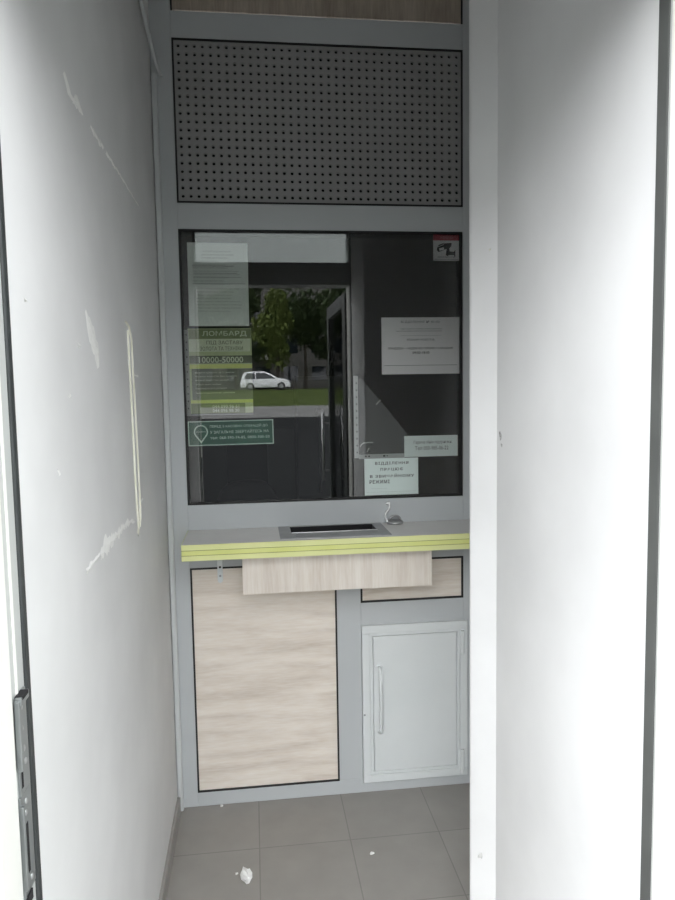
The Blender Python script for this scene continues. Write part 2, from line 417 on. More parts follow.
# ------------------------------------------------------------------ back partition
wb = struct(empty('wall_back', (.61, 0, 0)))
bx0 = .61
def WB(name, x0, x1, z0, z1, y0, y1, m, bevel=.0015, parent=wb):
    return BX(name, x0-bx0, x1-bx0, y0, y1, z0, z1, m, parent, bevel)
A = M['alu']
WB('post', .0, .077, 0, CEIL, 0, .06, A); WB('post', 1.150, 1.198, 0, CEIL, 0, .06, A)
WB('rail', .077, 1.150, 0, .057, 0, .06, A); WB('rail', .077, 1.150, .953, 1.196, 0, .06, A)
WB('rail', .077, 1.150, 2.218, 2.312, 0, .06, A); WB('rail', .077, 1.150, 2.887, 2.980, 0, .06, A); WB('rail', .077, 1.150, 3.20, CEIL, 0, .06, A)
WB('mullion', .638, .733, .057, .953, 0, .06, A); WB('rail', .733, 1.150, .691, .783, 0, .06, A)
def gasket(x0, x1, z0, z1, t=.0055):
    bm = bmesh.new(); frame_ring(bm, x0-bx0, x1-bx0, z0, z1, t, -.0012, .03); return link('gasket', bm, M['black'], wb)
gasket(.077, 1.150, 2.312, 2.887, .006); gasket(.077, .638, .057, .953, .0065); gasket(.733, 1.150, .783, .953, .0075); 
for xx in (.077, 1.1445): WB('gasket', xx, xx+.0055, 2.981, 3.199, -.0012, .03, M['black'], 0)
o = WB('wood_panel', .082, .634, .062, .949, .004, .022, M['woodh']); o['label'] = 'large bleached oak panel with horizontal grain'
o = WB('wood_panel', .740, 1.144, .789, .948, .004, .022, M['woodh']); o['label'] = 'small oak panel half hidden behind the drawer box'
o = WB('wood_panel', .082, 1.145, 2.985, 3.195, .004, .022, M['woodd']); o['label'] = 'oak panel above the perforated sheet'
# perforated sheet: every hole cut through
def perforated(x0, x1, z0, z1, nx, nz, r, y0, y1, mx=.010, mz=.010):
    bm = bmesh.new()
    px = (x1-x0-2*mx)/nx; pz = (z1-z0-2*mz)/nz
    vc = {}
    def V(x, y, z):
        k = (round(x, 6), y, round(z, 6))
        if k not in vc: vc[k] = bm.verts.new((x-bx0, y, z))
        return vc[k]
    for i in range(nx):
        for j in range(nz):
            a, b = x0+mx+i*px, x0+mx+(i+1)*px; c, d = z0+mz+j*pz, z0+mz+(j+1)*pz
            cx, cz = (a+b)/2, (c+d)/2
            sq = [(b, cz), (b, d), (cx, d), (a, d), (a, cz), (a, c), (cx, c), (b, c)]
            ho = [(cx+r*math.cos(k*PI/4), cz+r*math.sin(k*PI/4)) for k in range(8)]
            S_ = [V(p[0], y0, p[1]) for p in sq]; Hf = [V(p[0], y0, p[1]) for p in ho]; Hb = [V(p[0], y1, p[1]) for p in ho]
            for k in range(8):
                n = (k+1) % 8
                bm.faces.new((S_[k], S_[n], Hf[n], Hf[k])); bm.faces.new((Hf[k], Hf[n], Hb[n], Hb[k]))
    for q in ((x0, x0+mx, z0, z1), (x1-mx, x1, z0, z1), (x0+mx, x1-mx, z0, z0+mz), (x0+mx, x1-mx, z1-mz, z1)):
        quad(bm, q[0]-bx0, q[1]-bx0, q[2], q[3], y0)
    return link('perforated_panel', bm, M['perf'], wb)
o = perforated(.083, 1.144, 2.318, 2.881, 37, 19, .0060, .004, .012, .002, .004); o['label'] = 'grey perforated sheet with rows of small round holes'
WB('panel_backing', .080, 1.147, 2.316, 2.884, .030, .045, M['dark'], 0)

# the counter window
w1 = struct(empty('window_1', (.6125, .02, 1.196)))
wl0 = Vector((.6125, .02, 1.196))
bm = bmesh.new(); frame_ring(bm, .077-wl0.x, 1.148-wl0.x, 1.196-wl0.z, 2.218-wl0.z, .006, -.0215, .015); link('gasket', bm, M['black'], w1)
BX('pane', .083-wl0.x, 1.142-wl0.x, -.008, -.002, .006, 1.016, M['pane'], w1)

# ------------------------------------------------------------------ corner trunking and loose cable
t = tag(empty('cable_trunking', (.012, -.012, 0)), 'white plastic cable trunking running up the corner left of the grey partition', 'trunking')
bm = bmesh.new(); prof = [(-.011, .011), (-.011, -.004), (-.007, -.011), (.006, -.011), (.0105, -.006), (.0105, .011)]
prism(bm, prof, 'z', .0, 2.478); link('channel', bm, M['white_plastic'], t, .0008)
bm = bmesh.new(); prism(bm, prof, 'z', 2.492, 2.755); link('channel', bm, M['white_plastic'], t, .0008)
bm = bmesh.new(); prism(bm, [(p[0]*1.08, p[1]*1.08 if p[1] < 0 else p[1]) for p in prof], 'z', 2.474, 2.496); link('joint_cover', bm, M['white_plastic'], t, .0008)
bm = bmesh.new()
tube(bm, [(.012, -.47, 3.249), (.012, -.42, 3.05), (.012, -.35, 2.93), (.012, -.28, 2.862), (.012, -.182, 2.852), (.013, -.109, 2.837), (.016, -.060, 2.812), (.026, -.042, 2.777), (.036, -.038, 2.752), (.042, -.038, 2.736)],
     [.007, .007, .007, .007, .007, .0068, .0066, .0064, .006, .005], 10)
tag(link('cable', bm, M['white_plastic'], smooth=True), 'loose white cable drooping from above towards the top of the corner trunking', 'cable')

# ------------------------------------------------------------------ countertop with deal tray
ct = tag(empty('countertop', (.62, -.135, 1.044)), 'grey topped counter shelf with a lime green layered front edge below the window', 'counter')
cl = Vector((.62, -.135, 1.044))
X0, X1, Y0 = .076, 1.196, -.262
hx0, hx1, hy0, hy1 = .455, .782, -.140, -.012
bm = bmesh.new()
for a in ((X0, hx0, Y0, -.0015), (hx1, X1, Y0, -.0015), (hx0, hx1, Y0, hy0), (hx0, hx1, hy1, -.0015)):
    box(bm, a[0]-cl.x, a[1]-cl.x, a[2]-cl.y, a[3]-cl.y, .0006, .056)
link('slab', bm, M['top_grey'], ct)
zz = [0.0, .0180, .0195, .0355, .0370, .0566]
for i, (a, b, m) in enumerate(((zz[0], zz[1], M['lime_pale']), (zz[2], zz[3], M['lime']), (zz[4], zz[5], M['lime_pale']))):
    BX('edge_band', X0-.001-cl.x, X1-cl.x, Y0-.003-cl.y, Y0-.0002-cl.y, a, b, m, ct, .0008)
    BX('edge_band', X0-.0016-cl.x, X0-.0002-cl.x, Y0-cl.y, -.002-cl.y, a, b, m, ct, .0004)
BX('seam', X0-.0012-cl.x, X1-cl.x, Y0-.0016-cl.y, Y0-.0003-cl.y, .017, .038, M['seam'], ct)
# steel plate round the tray
bm = bmesh.new(); px0, px1, py0, py1 = .415, .815, -.232, -.0018
for a in ((px0, hx0+.004, py0, py1), (hx1-.004, px1, py0, py1), (hx0+.004, hx1-.004, py0, hy0+.003), (hx0+.004, hx1-.004, hy1-.002, py1)):
    box(bm, a[0]-cl.x, a[1]-cl.x, a[2]-cl.y, a[3]-cl.y, .056, .0578)
link('tray_plate', bm, M['steel_dull'], ct, .0005)
bm = bmesh.new()
box(bm, hx0-cl.x, hx1-cl.x, hy0-cl.y, hy1-cl.y, -.005, -.002)
box(bm, hx0-cl.x, hx0+.002-cl.x, hy0-cl.y, hy1-cl.y, -.002, .0555); box(bm, hx1-.002-cl.x, hx1-cl.x, hy0-cl.y, hy1-cl.y, -.002, .0555)
box(bm, hx0+.002-cl.x, hx1-.002-cl.x, hy1-.002-cl.y, hy1-cl.y, -.002, .0555); box(bm, hx0+.002-cl.x, hx1-.002-cl.x, hy0-cl.y, hy0+.002-cl.y, -.002, .0555)
o = link('deal_tray', bm, mat('black_tray', (.012,.012,.013), .35, 0, .5), ct); o['label'] = 'black recessed deal tray'
BX('tray_lip', hx0+.004-cl.x, hx1-.002-cl.x, hy0+.001-cl.y, hy0+.005-cl.y, .056, .0595, M['steel'], ct, .0006)

# drawer box hung below the counter
db = tag(empty('drawer_box', (.625, -.12, .899)), 'pale oak box hung under the middle of the lime edged counter', 'box')
BX('front_panel', .279-.625, .969-.625, -.082, -.064, 0, .1435, M['woodv'], db, .001)
bm = bmesh.new()
for a in ((.290, .306, -.063, .1185), (.946, .962, -.063, .1185), (.306, .946, .102, .1185)):
    box(bm, a[0]-.625, a[1]-.625, a[2], a[3], .004, .138)
link('side_panels', bm, M['woodh'], db)
BX('bottom_panel', .3065-.625, .9455-.625, -.063, .101, .004, .014, M['woodh'], db)

# shelf bracket
sb = tag(empty('shelf_bracket', (.190, -.002, .892)), 'small pale metal shelf bracket under the left end of the counter', 'bracket')
bm = bmesh.new()
pr = [(-.010, .012), (-.008, .004), (0, .0), (.008, .004), (.010, .012), (.010, .150), (-.010, .150)]
prism(bm, pr, 'y', -.0035, 0); link('upright', bm, M['white_metal'], sb, .0006)
BX('arm', -.010, .010, -.20, 0, .1462, .1500, M['white_metal'], sb, .0006)
for z in (.028, .062, .10):
    bm = bmesh.new(); lathe(bm, [(.0042, 0), (.0042, -.0012), (.002, -.0018)], 10, (0, -.0035, z), 'y'); link('screw', bm, M['zinc'] if z != .062 else M['dark'], sb)

# pen chain base on the counter
pc = tag(empty('pen_chain', (.868, -.026, 1.1006)), 'small metal ring base with a beaded chain standing on the counter against the partition', 'pen chain')
bm = bmesh.new(); lathe(bm, [(.031, 0), (.033, .005), (.029, .011), (.020, .014), (.012, .0145)], 22); link('base', bm, M['steel_dull'], pc, smooth=True)
bm = bmesh.new(); tube(bm, [(.022*math.cos(a), -.002, .012+.018*math.sin(a)) for a in [PI*k/10 for k in range(11)]], .0045, 8); link('ring', bm, M['steel_dull'], pc, smooth=True)
bm = bmesh.new()
path = [(-.030, .0, .008), (-.034, .010, .022), (-.034, .016, .036), (-.022, .018, .050), (-.016, .018, .064), (-.020, .018, .080), (-.030, .018, .074)]
pts = []
for a, b in zip(path, path[1:]):
    a, b = Vector(a), Vector(b)
    for k in range(3): pts.append(a.lerp(b, k/3))
for p in pts: bmesh.ops.create_icosphere(bm, subdivisions=1, radius=.0058, matrix=Matrix.Translation(p))
link('chain', bm, mat('bright_chrome', (.9,.9,.9), .25, .35), pc, smooth=True)

# ------------------------------------------------------------------ white metal cabinet
mc = tag(empty('metal_cabinet', (.948, -.012, .044)), 'white metal cabinet with bar handle set low in the partition right of the oak panel', 'cabinet')
c0 = Vector((.948, -.012, .044))
bm = bmesh.new(); frame_ring(bm, .734-c0.x, 1.164-c0.x, 0, .647, .031, 0, .060)
link('outer_frame', bm, M['white_metal'], mc, .0025)
bm = bmesh.new(); frame_ring(bm, .7655-c0.x, 1.1325-c0.x, .0315, .6155, .012, .004, .05); link('inner_frame', bm, M['white_metal'], mc, .002)
dr = BX('door', .779-c0.x, 1.119-c0.x, .002, .03, .045, .602, M['white_metal'], mc, .003)
BX('back_panel', .735-c0.x, 1.163-c0.x, .0605, .068, .001, .646, M['white_metal'], mc)
bm = bmesh.new(); hx = .803-c0.x
hp = [(hx, .004, .213), (hx, -.016, .216), (hx, -.026, .228), (hx, -.028, .30), (hx, -.028, .42), (hx, -.026, .462), (hx, -.016, .474), (hx, .004, .477)]
tube(bm, hp, .0068, 10); link('handle', bm, M['white_metal'], dr, smooth=True)
for z in (.213, .477):
    bm = bmesh.new(); lathe(bm, [(.013, .0), (.013, -.003), (.009, -.005)], 14, (hx, .002, z), 'y'); link('handle_rose', bm, M['white_metal'], dr)
for z0, z1 in ((.515, .610), (.012, .112)):
    bm = bmesh.new(); hxx = 1.141-c0.x
    lathe(bm, [(.0085, z0), (.0085, (z0+z1)/2-.001), (.0078, (z0+z1)/2), (.0085, (z0+z1)/2+.001), (.0085, z1)], 14, (hxx, -.004, 0))
    box(bm, hxx-.018, hxx, .0015, .004, z0+.002, z1-.002)
    link('hinge', bm, M['white_metal'], dr, smooth=False)
bm = bmesh.new(); lathe(bm, [(.004, 0), (.004, -.001), (.002, -.002)], 10, (.741-c0.x, 0, .285), 'y'); link('lock', bm, M['zinc'], mc)

# ------------------------------------------------------------------ papers behind the glass (x-z rectangles on the plane y = PY)
PY = .0205
def paper(name, x0, x1, z0, z1, m, label, cat, y=PY, tilt=0, group=None):
    o = empty(name, ((x0+x1)/2, y, z0)); tag(o, label, cat, group); o.rotation_euler.y = tilt
    BX('sheet', -(x1-x0)/2, (x1-x0)/2, 0, .0006, 0, z1-z0, m, o)
    return o
def lines(o, m, specs, name='text_line', y=-.0004):
    """specs: (text, x0, x1, z0, z1[, bold]) in the paper's own frame; None text draws a rule"""
    for s in specs:
        if s[0] is None:
            b2 = bmesh.new(); quad(b2, *s[1:5], y); link('rule', b2, m, o)
        else:
            bm = bmesh.new(); text_into(bm, s[0], *s[1:5], y, bold=(s[5] if len(s) > 5 else 0), spacing=(s[6] if len(s) > 6 else 1)); link(name, bm, m, o)

# printed notice top left
w, h = .222, .306
o = paper('printed_notice', .104, .104+w, 1.868, 1.868+h, M['paper_w'], 'tall printed sheet at the upper left of the window, above the green poster', 'notice', tilt=math.radians(.3))
sp_ = [('ПОРЯДОК НАДАННЯ ПОСЛУГ', -.055, .05, .270, .277), ('ФІНАНСОВИХ КРЕДИТІВ ТА ПОЗИК', -.06, .06, .258, .265), ('УМОВИ ДОГОВОРУ', -.06, .035, .247, .253),
       ('Договір укладається між', -.08, .0, .236, .241)]
rr = random.Random(4)
wd = ['кредит', 'застава', 'договір', 'відсотки', 'строк', 'сума', 'послуга', 'клієнт', 'умови', 'платіж', 'паспорт', 'виріб']
z = .222
for k in range(15):
    s = ' '.join(rr.choice(wd) for _ in range(rr.randint(5, 7)))
    sp_.append((s, -.093+(.012 if k > 6 else 0), .02+rr.uniform(0, .07), z, z+.0068)); z -= .0118 if k != 6 else .017
lines(o, M['ink_faint'], sp_)
lines(o, M['ink_soft'], [('Перелік документів, необхідних для отримання кредиту', -.095, .06, .2175, .2245, .004), (None, -.095, .10, .1555, .1568), (None, -.09, .085, .180, .1812), (None, -.09, .07, .194, .1952)], 'rule')

# green poster in a sleeve
w, h = .236, .318
o = paper('green_poster', .097, .097+w, 1.541, 1.541+h, M['post_bg'], 'pale green poster in a punched sleeve below the tall printed sheet', 'poster', y=PY+.0012)
X = w/2
def bands(m, specs, name='printed_band'):
    for z0, z1, x0, x1 in specs:
        bm = bmesh.new(); quad(bm, x0, x1, z0, z1, -.0003); link(name, bm, m, o)
bands(M['post_olive'], [(.280, .316, -X+.003, X), (.0, .038, -X+.004, X-.03)]); bands(M['post_light'], [(.232, .279, -X+.003, X-.006)])
bands(M['post_dark'], [(.188, .217, -X+.003, X), (.052, .168, -X+.010, X)]); bands(M['post_lime'], [(.169, .185, -X+.003, X), (.039, .051, -X+.004, X)])
lines(o, M['post_light'], [('ЛОМБАРД', -.065, .10, .287, .309, .012), ('10000-50000', -.08, .085, .190, .213, .01), ('044 099 96 61', -.035, .065, .020, .032, .01), ('044 096 98 30', -.035, .065, .004, .016, .01)], y=-.0007)
lines(o, M['post_dark'], [('ПІД ЗАСТАВУ', -.05, .085, .256, .273, .006), ('ЗОЛОТА ТА ТЕХНІКИ', -.075, .085, .236, .251, .006)], y=-.0007)
lines(o, M['post_light'], [('видача кредиту за 5 хвилин', -.095, .05, .150, .157), ('оцінка виробів без комісії', -.095, .06, .136, .143), ('низькі відсотки щодня', -.095, .03, .122, .129), ('зберігання майна', -.095, .0, .106, .113), ('перекредитування', -.095, .02, .090, .097), ('індивідуальні умови', -.095, .05, .074, .081)], 'small_print', y=-.0007)
bm = bmesh.new(); quad(bm, -X-.014, -X+.002, -.008, h-.004, -.0011); quad(bm, -X-.010, X, -.007, -.002, -.0011); link('sleeve_edge', bm, M['strip_e'], o)
def hole(o, x, y, z, rx, rz):
    bm = bmesh.new(); bm.faces.new([bm.verts.new((x+rx*math.cos(2*PI*i/8), y, z+rz*math.sin(2*PI*i/8))) for i in range(8)])
    return link('punched_hole', bm, M['dark'], o)
for k in range(11): hole(o, -X-.006, -.0014, .02+k*.0275, .0026, .0034)

# green address label
w, h = .322, .094
o = paper('green_label', .086, .086+w, 1.4195, 1.4195+h, M['green_w'], 'dark green label with a white map pin and three lines of text', 'label', tilt=math.radians(-.35))
X = w/2
bm = bmesh.new(); quad(bm, -X+.004, X-.004, .004, h-.004, -.0003); link('green_field', bm, M['green'], o)
def pin(bm, cx, cz, r, y, tip):
    pts = []
    for k in range(25):
        a = math.radians(-35+250*k/24); pts.append((cx+r*math.cos(a), cz+r*math.sin(a)))
    pts.append((cx, cz-tip))
    bm.faces.new([bm.verts.new((p[0], y, p[1])) for p in pts])
bm = bmesh.new(); pin(bm, -X+.048, .053, .0265, -.0006, .044); link('map_pin', bm, M['green_w'], o)
bm = bmesh.new(); pin(bm, -X+.048, .053, .0215, -.0009, .035); link('map_pin_centre', bm, M['green'], o)
lines(o, M['green_w'], [('НАЙБЛИЖЧЕ', -X+.030, -X+.066, .051, .057, .01)], 'pin_text', y=-.0012)
lines(o, M['green_w'], [('ПЕРЕД З КАСОВИХ ОПЕРАЦІЙ ДО', -X+.082, X-.022, .066, .079, .012), ('У ЗАГАЛЬНЕ ЗВЕРТАЙТЕСЬ НА', -X+.082, X-.018, .045, .059, .012), ('тел: 068-390-74-85, 0800-300-50', -X+.082, X-.016, .022, .034, .006)], y=-.0007)

# camera warning sticker
o = paper('camera_sticker', 1.0385, 1.1415, 2.113, 2.212, M['paper'], 'square camera surveillance sticker with red top strip in the upper right window corner', 'sticker')
bm = bmesh.new(); quad(bm, -.0515, .0515, .077, .099, -.0003); link('red_strip', bm, M['red'], o)
lines(o, mat('pink_print', (.62,.22,.26), .6), [('УВАГА!', -.024, .026, .083, .092, .01)], 'strip_text', y=-.0006)
bm = bmesh.new()
def poly(pts, y=-.0004): bm.faces.new([bm.verts.new((p[0], y, p[1])) for p in pts])
poly([(-.036, .050), (-.008, .062), (.0, .045), (-.030, .033), (-.037, .040)])          # hood and lens end
poly([(-.010, .066), (.022, .068), (.020, .056), (.006, .040), (.0, .045), (-.008, .062)])
poly([(.002, .044), (.012, .048), (.014, .036), (.030, .034), (.036, .042), (.036, .012), (.029, .022), (.012, .022), (.004, .018), (-.002, .022), (.0, .034)])
poly([(-.030, .060), (-.012, .067), (-.009, .063), (-.034, .053)])
link('camera_symbol', bm, M['ink'], o)
bm = bmesh.new(); poly([(-.029, .047), (-.010, .052), (-.008, .043), (-.026, .037)], -.0007); link('camera_lens', bm, M['paper'], o)
lines(o, M['ink_soft'], [('ВЕДЕТЬСЯ ВІДЕОНАГЛЯД', -.034, .034, .011, .017, .01), (None, -.046, .046, .005, .0062)], y=-.0004)

# large white notice
w, h = .311, .219
o = paper('white_notice', .832, .832+w, 1.6785, 1.6785+h, M['paper'], 'largest white notice on the right half of the window, below the camera sticker', 'notice')
lines(o, M['ink_soft'], [('ВІДДІЛЕННЯ № 43-02', -.078, .075, .196, .206, .008, 1.25), (None, -.098, .085, .1655, .1668), ('РЕЖИМ РОБОТИ:', -.055, .055, .129, .137, .008), (None, -.145, .145, .0335, .035)])
lines(o, M['ink_faint'], [('повне товариство «ломбард» ліцензія нацфінпослуг', -.08, .085, .1705, .179, .003), (None, -.08, .08, .1485, .1495)], 'small_print')
lines(o, M['ink'], [('ПОНЕДІЛОК — НЕДІЛЯ, БЕЗ ПЕРЕРВИ ТА ВИХІДНИХ', -.13, .13, .0945, .104, .012), ('09:00-18:00', -.033, .034, .078, .088, .012)], 'bold_lettering')

# small phone notice
w, h = .216, .083
o = paper('phone_notice', .918, .918+w, 1.354, 1.354+h, M['paper_g'], 'small slip with a two line phone notice in the lower right of the window', 'notice', y=PY-.0015)
lines(o, M['ink_soft'], [('Гаряча лінія підтримки', -.070, .082, .048, .064, .004), ('Тел 050-985-06-22', -.065, .070, .026, .042, .004)])
# opening notice
w, h = .215, .145
o = paper('opening_notice', .758, .758+w, 1.207, 1.207+h, M['paper_g'], 'white sheet with four lines of bold text at the window bottom, above the pen chain', 'notice', y=PY-.003)
lines(o, M['ink'], [('ВІДДІЛЕННЯ', -.065, .068, .118, .131, .016, 1.25), ('ПРАЦЮЄ', -.044, .046, .094, .107, .016, 1.3), ('В ЗВИЧАЙНОМУ', -.086, .090, .069, .083, .016, 1.25), ('РЕЖИМІ', -.088, -.008, .046, .060, .016, 1.2)])
lines(o, M['ink_faint'], [(None, -.08, -.02, .026, .0266), (None, -.1, .1, .012, .0126)], 'rule')

# empty clear sleeve
o = empty('clear_sleeve', (.72, PY+.003, 1.357)); tag(o, 'empty clear plastic sleeve with a cut corner, stuck behind the two lowest white slips', 'plastic sleeve')
bm = bmesh.new(); n0 = [(.004, 0), (.214, 0), (.214, .085), (.122, .20), (.030, .308), (.004, .312)]
bm.faces.new([bm.verts.new((p[0], 0, p[1])) for p in n0]); link('film', bm, M['film'], o)
bm = bmesh.new(); quad(bm, .0, .018, -.002, .318, -.0006); quad(bm, .018, .200, -.006, .012, -.0006); link('binding_strip', bm, M['strip'], o)
for k in range(11): hole(o, .011, -.001, .02+k*.027, .0024, .0034)
for xc, rx in ((.045, .004), (.058, .004), (.118, .005), (.13, .003)): hole(o, xc, -.001, .004, rx, rx*.8)
for a, b in (((.022, .042), (.040, .060)), ((.035, .055), (.075, .058)), ((.088, .205), (.106, .222)), ((.05, .02), (.058, .036))):
    bm = bmesh.new(); tube(bm, [(a[0], -.001, a[1]), ((a[0]+b[0])/2, -.003, (a[1]+b[1])/2+.002), (b[0], -.001, b[1])], .002, 6); link('crease', bm, M['strip'], o)

# ------------------------------------------------------------------ chips on the floor
def crumb(name, c, s, rnd, label):
    bm = bmesh.new(); bmesh.ops.create_icosphere(bm, subdivisions=2, radius=1); r = random.Random(rnd)
    for v in bm.verts:
        k = r.uniform(.5, 1.3); v.co = Vector((v.co.x*s[0]*k, v.co.y*s[1]*k, v.co.z*s[2]*k))
    mz = min(v.co.z for v in bm.verts)
    for v in bm.verts: v.co.z -= mz
    o = link(name, bm, M['putty'], loc=c); o.rotation_euler.z = r.uniform(-.6, .6)
    return tag(o, label, 'debris')
crumb('plaster_flake', (.268, -.443, 0), (.017, .036, .014), 3, 'largest white plaster flake on the grey floor tiles')
crumb('plaster_crumb', (.235, -.412, 0), (.005, .006, .003), 4, 'tiny white crumb on the tiles just left of the largest flake')
crumb('plaster_crumb', (.168, -.014, 0), (.006, .006, .004), 5, 'tiny white crumb on the floor at the foot of the partition')
crumb('plaster_crumb', (.703, -.376, 0), (.009, .007, .003), 6, 'thin white crumb on the floor tiles in front of the metal cabinet')

# ================================================================== OFFICE BEHIND THE GLASS
ox0, ox1, oy1, oz1 = -.6, 1.9, 2.6, 2.75
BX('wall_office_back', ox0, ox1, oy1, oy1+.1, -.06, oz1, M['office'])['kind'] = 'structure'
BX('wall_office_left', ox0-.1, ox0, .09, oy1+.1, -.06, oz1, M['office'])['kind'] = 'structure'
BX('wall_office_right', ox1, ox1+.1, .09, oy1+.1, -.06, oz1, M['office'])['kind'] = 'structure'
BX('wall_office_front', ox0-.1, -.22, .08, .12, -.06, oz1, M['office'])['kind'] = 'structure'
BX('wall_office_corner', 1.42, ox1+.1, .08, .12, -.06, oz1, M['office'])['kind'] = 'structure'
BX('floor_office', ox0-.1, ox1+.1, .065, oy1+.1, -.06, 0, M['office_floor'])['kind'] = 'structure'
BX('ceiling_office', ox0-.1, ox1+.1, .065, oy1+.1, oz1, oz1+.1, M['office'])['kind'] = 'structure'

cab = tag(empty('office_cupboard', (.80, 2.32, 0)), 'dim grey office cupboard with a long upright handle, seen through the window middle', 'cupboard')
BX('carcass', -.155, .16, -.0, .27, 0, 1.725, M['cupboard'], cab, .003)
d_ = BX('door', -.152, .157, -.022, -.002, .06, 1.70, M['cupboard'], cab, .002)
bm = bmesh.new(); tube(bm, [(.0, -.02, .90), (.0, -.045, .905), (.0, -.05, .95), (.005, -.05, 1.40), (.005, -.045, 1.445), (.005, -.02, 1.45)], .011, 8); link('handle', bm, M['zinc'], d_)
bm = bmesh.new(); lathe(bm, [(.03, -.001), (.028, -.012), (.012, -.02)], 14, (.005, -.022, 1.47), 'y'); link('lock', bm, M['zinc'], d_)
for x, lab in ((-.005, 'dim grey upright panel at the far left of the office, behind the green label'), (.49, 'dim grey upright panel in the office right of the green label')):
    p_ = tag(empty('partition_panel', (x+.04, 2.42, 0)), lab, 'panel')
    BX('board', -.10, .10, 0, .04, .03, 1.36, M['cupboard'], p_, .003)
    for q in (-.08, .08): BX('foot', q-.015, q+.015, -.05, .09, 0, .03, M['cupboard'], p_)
och = tag(empty('office_chair', (.26, .95, 0), .15), 'black swivel office chair behind the glass at the lower left of the window', 'chair')
bm = bmesh.new()
pts = [(.16*math.copysign(abs(math.cos(a))**.6, math.cos(a)), .96+.235*math.copysign(abs(math.sin(a))**.7, math.sin(a))) for a in [2*PI*k/28 for k in range(28)]]
prism(bm, pts, 'y', -.26, -.20); link('backrest', bm, M['chair'], och, .02)
bm = bmesh.new(); pts = [(.25*math.copysign(abs(math.cos(a))**.5, math.cos(a)), .24*math.copysign(abs(math.sin(a))**.5, math.sin(a))) for a in [2*PI*k/28 for k in range(28)]]
prism(bm, pts, 'z', .45, .53); link('seat', bm, M['chair'], och, .02)
bm = bmesh.new(); tube(bm, [(0, -.10, .44), (0, -.27, .46), (0, -.285, .80)], .02, 8); link('back_bar', bm, M['chair'], och)
bm = bmesh.new(); lathe(bm, [(.03, .08), (.03, .28), (.02, .28), (.02, .45)], 14); link('gas_column', bm, M['chair'], och)
bm = bmesh.new()
for k in range(5):
    a = 2*PI*k/5; tube(bm, [(0, 0, .10), (.28*math.cos(a), .28*math.sin(a), .07)], [.03, .018], 8)
link('star_base', bm, M['chair'], och)
for k in range(5):
    a = 2*PI*k/5; bm = bmesh.new(); lathe(bm, [(.0275, -.02), (.0275, .02)], 12, (.28*math.cos(a), .28*math.sin(a), .0275), 'x'); link('caster', bm, M['chair'], och)

# ================================================================== STREET BEHIND THE VIEWER (seen mirrored in the glass)
bm = bmesh.new(); box(bm, -12, 13, -5.5, -1.80, -.20, -.012); struct(link('pavement', bm, M['paving']))
def strip(name, pts, m, x0=-60, x1=60):
    bm = bmesh.new(); prism(bm, pts, 'x', x0, x1); return struct(link(name, bm, m))
strip('street', [(-5.5, -.03), (-33, .30), (-33, -.5), (-5.5, -.5)], M['asphalt'])
strip('verge_path', [(-33, .30), (-36.5, .80), (-36.5, -.5), (-33, -.5)], M['lane'])
strip('lawn', [(-36.5, .80), (-43.2, 1.68), (-90, 2.0), (-90, -.5), (-36.5, -.5)], M['grass'])

# white hatchback
car = tag(empty('hatchback', (1.25, -45, 1.70)), 'white hatchback parked across the lawn, mirrored in the counter window', 'car')
car.scale = (.84, .84, .84)
prof = [(-1.95, .25), (-2.0, .55), (-1.95, .85), (-1.75, 1.30), (-1.60, 1.44), (-.9, 1.50), (-.1, 1.47), (.35, 1.33), (.95, .98), (1.55, .86), (1.88, .72), (1.98, .48), (1.94, .26)]
bm = bmesh.new(); rings = []
secs = [(-.86, .0), (-.80, .02), (0, .03), (.80, .02), (.86, .0)]
for yy, k in secs:
    ring = []
    for x, z in prof:
        f = max(0, (z-.9)/.6)
        ring.append(bm.verts.new((x*(1 if abs(yy) < .85 else .985), yy*(1-.17*f), z+k*(z > .8))))
    rings.append(ring)
for a, b in zip(rings, rings[1:]):
    for k in range(len(prof)):
        n = (k+1) % len(prof); bm.faces.new((a[k], a[n], b[n], b[k]))
bm.faces.new(rings[0][::-1]); bm.faces.new(rings[-1])
link('body', bm, M['car_paint'], car, .03, smooth=True)
for s in (-1, 1):
    for pts in ([(-1.62, .92), (-1.52, 1.30), (-1.35, 1.38), (-.85, 1.40), (-.80, .92)], [(-.72, .92), (-.76, 1.40), (-.08, 1.38), (.28, 1.24), (.74, .94)]):
        bm = bmesh.new()
        for q in (0, .02):
            pass
        A_ = [bm.verts.new((p[0], s*(.862*(1-.17*max(0, (p[1]-.9)/.6))+.002), p[1])) for p in pts]
        B_ = [bm.verts.new((p[0], s*(.862*(1-.17*max(0, (p[1]-.9)/.6))-.02), p[1])) for p in pts]
        bm.faces.new(A_); bm.faces.new(B_[::-1])
        for i in range(len(pts)): bm.faces.new((A_[i], B_[i], B_[(i+1) % len(pts)], A_[(i+1) % len(pts)]))
        link('side_window', bm, M['car_glass'], car)
    for x in (-1.22, 1.25):
        bm = bmesh.new(); lathe(bm, [(.31, -.1), (.32, -.07), (.32, .07), (.31, .1)], 24, (x, s*.78, .32), 'y'); wh = link('wheel', bm, M['tyre'], car, smooth=False)
        bm = bmesh.new(); lathe(bm, [(.19, -.01), (.18, .012), (.05, .02)], 16, (x, s*.88, .32), 'y'); link('hubcap', bm, M['zinc'], wh)
    bm = bmesh.new(); bmesh.ops.create_icosphere(bm, subdivisions=2, radius=1, matrix=Matrix.Translation((1.78, s*.66, .68)) @ Matrix.Diagonal((.16, .16, .09, 1))); link('headlight', bm, M['lamp'], car, smooth=True)

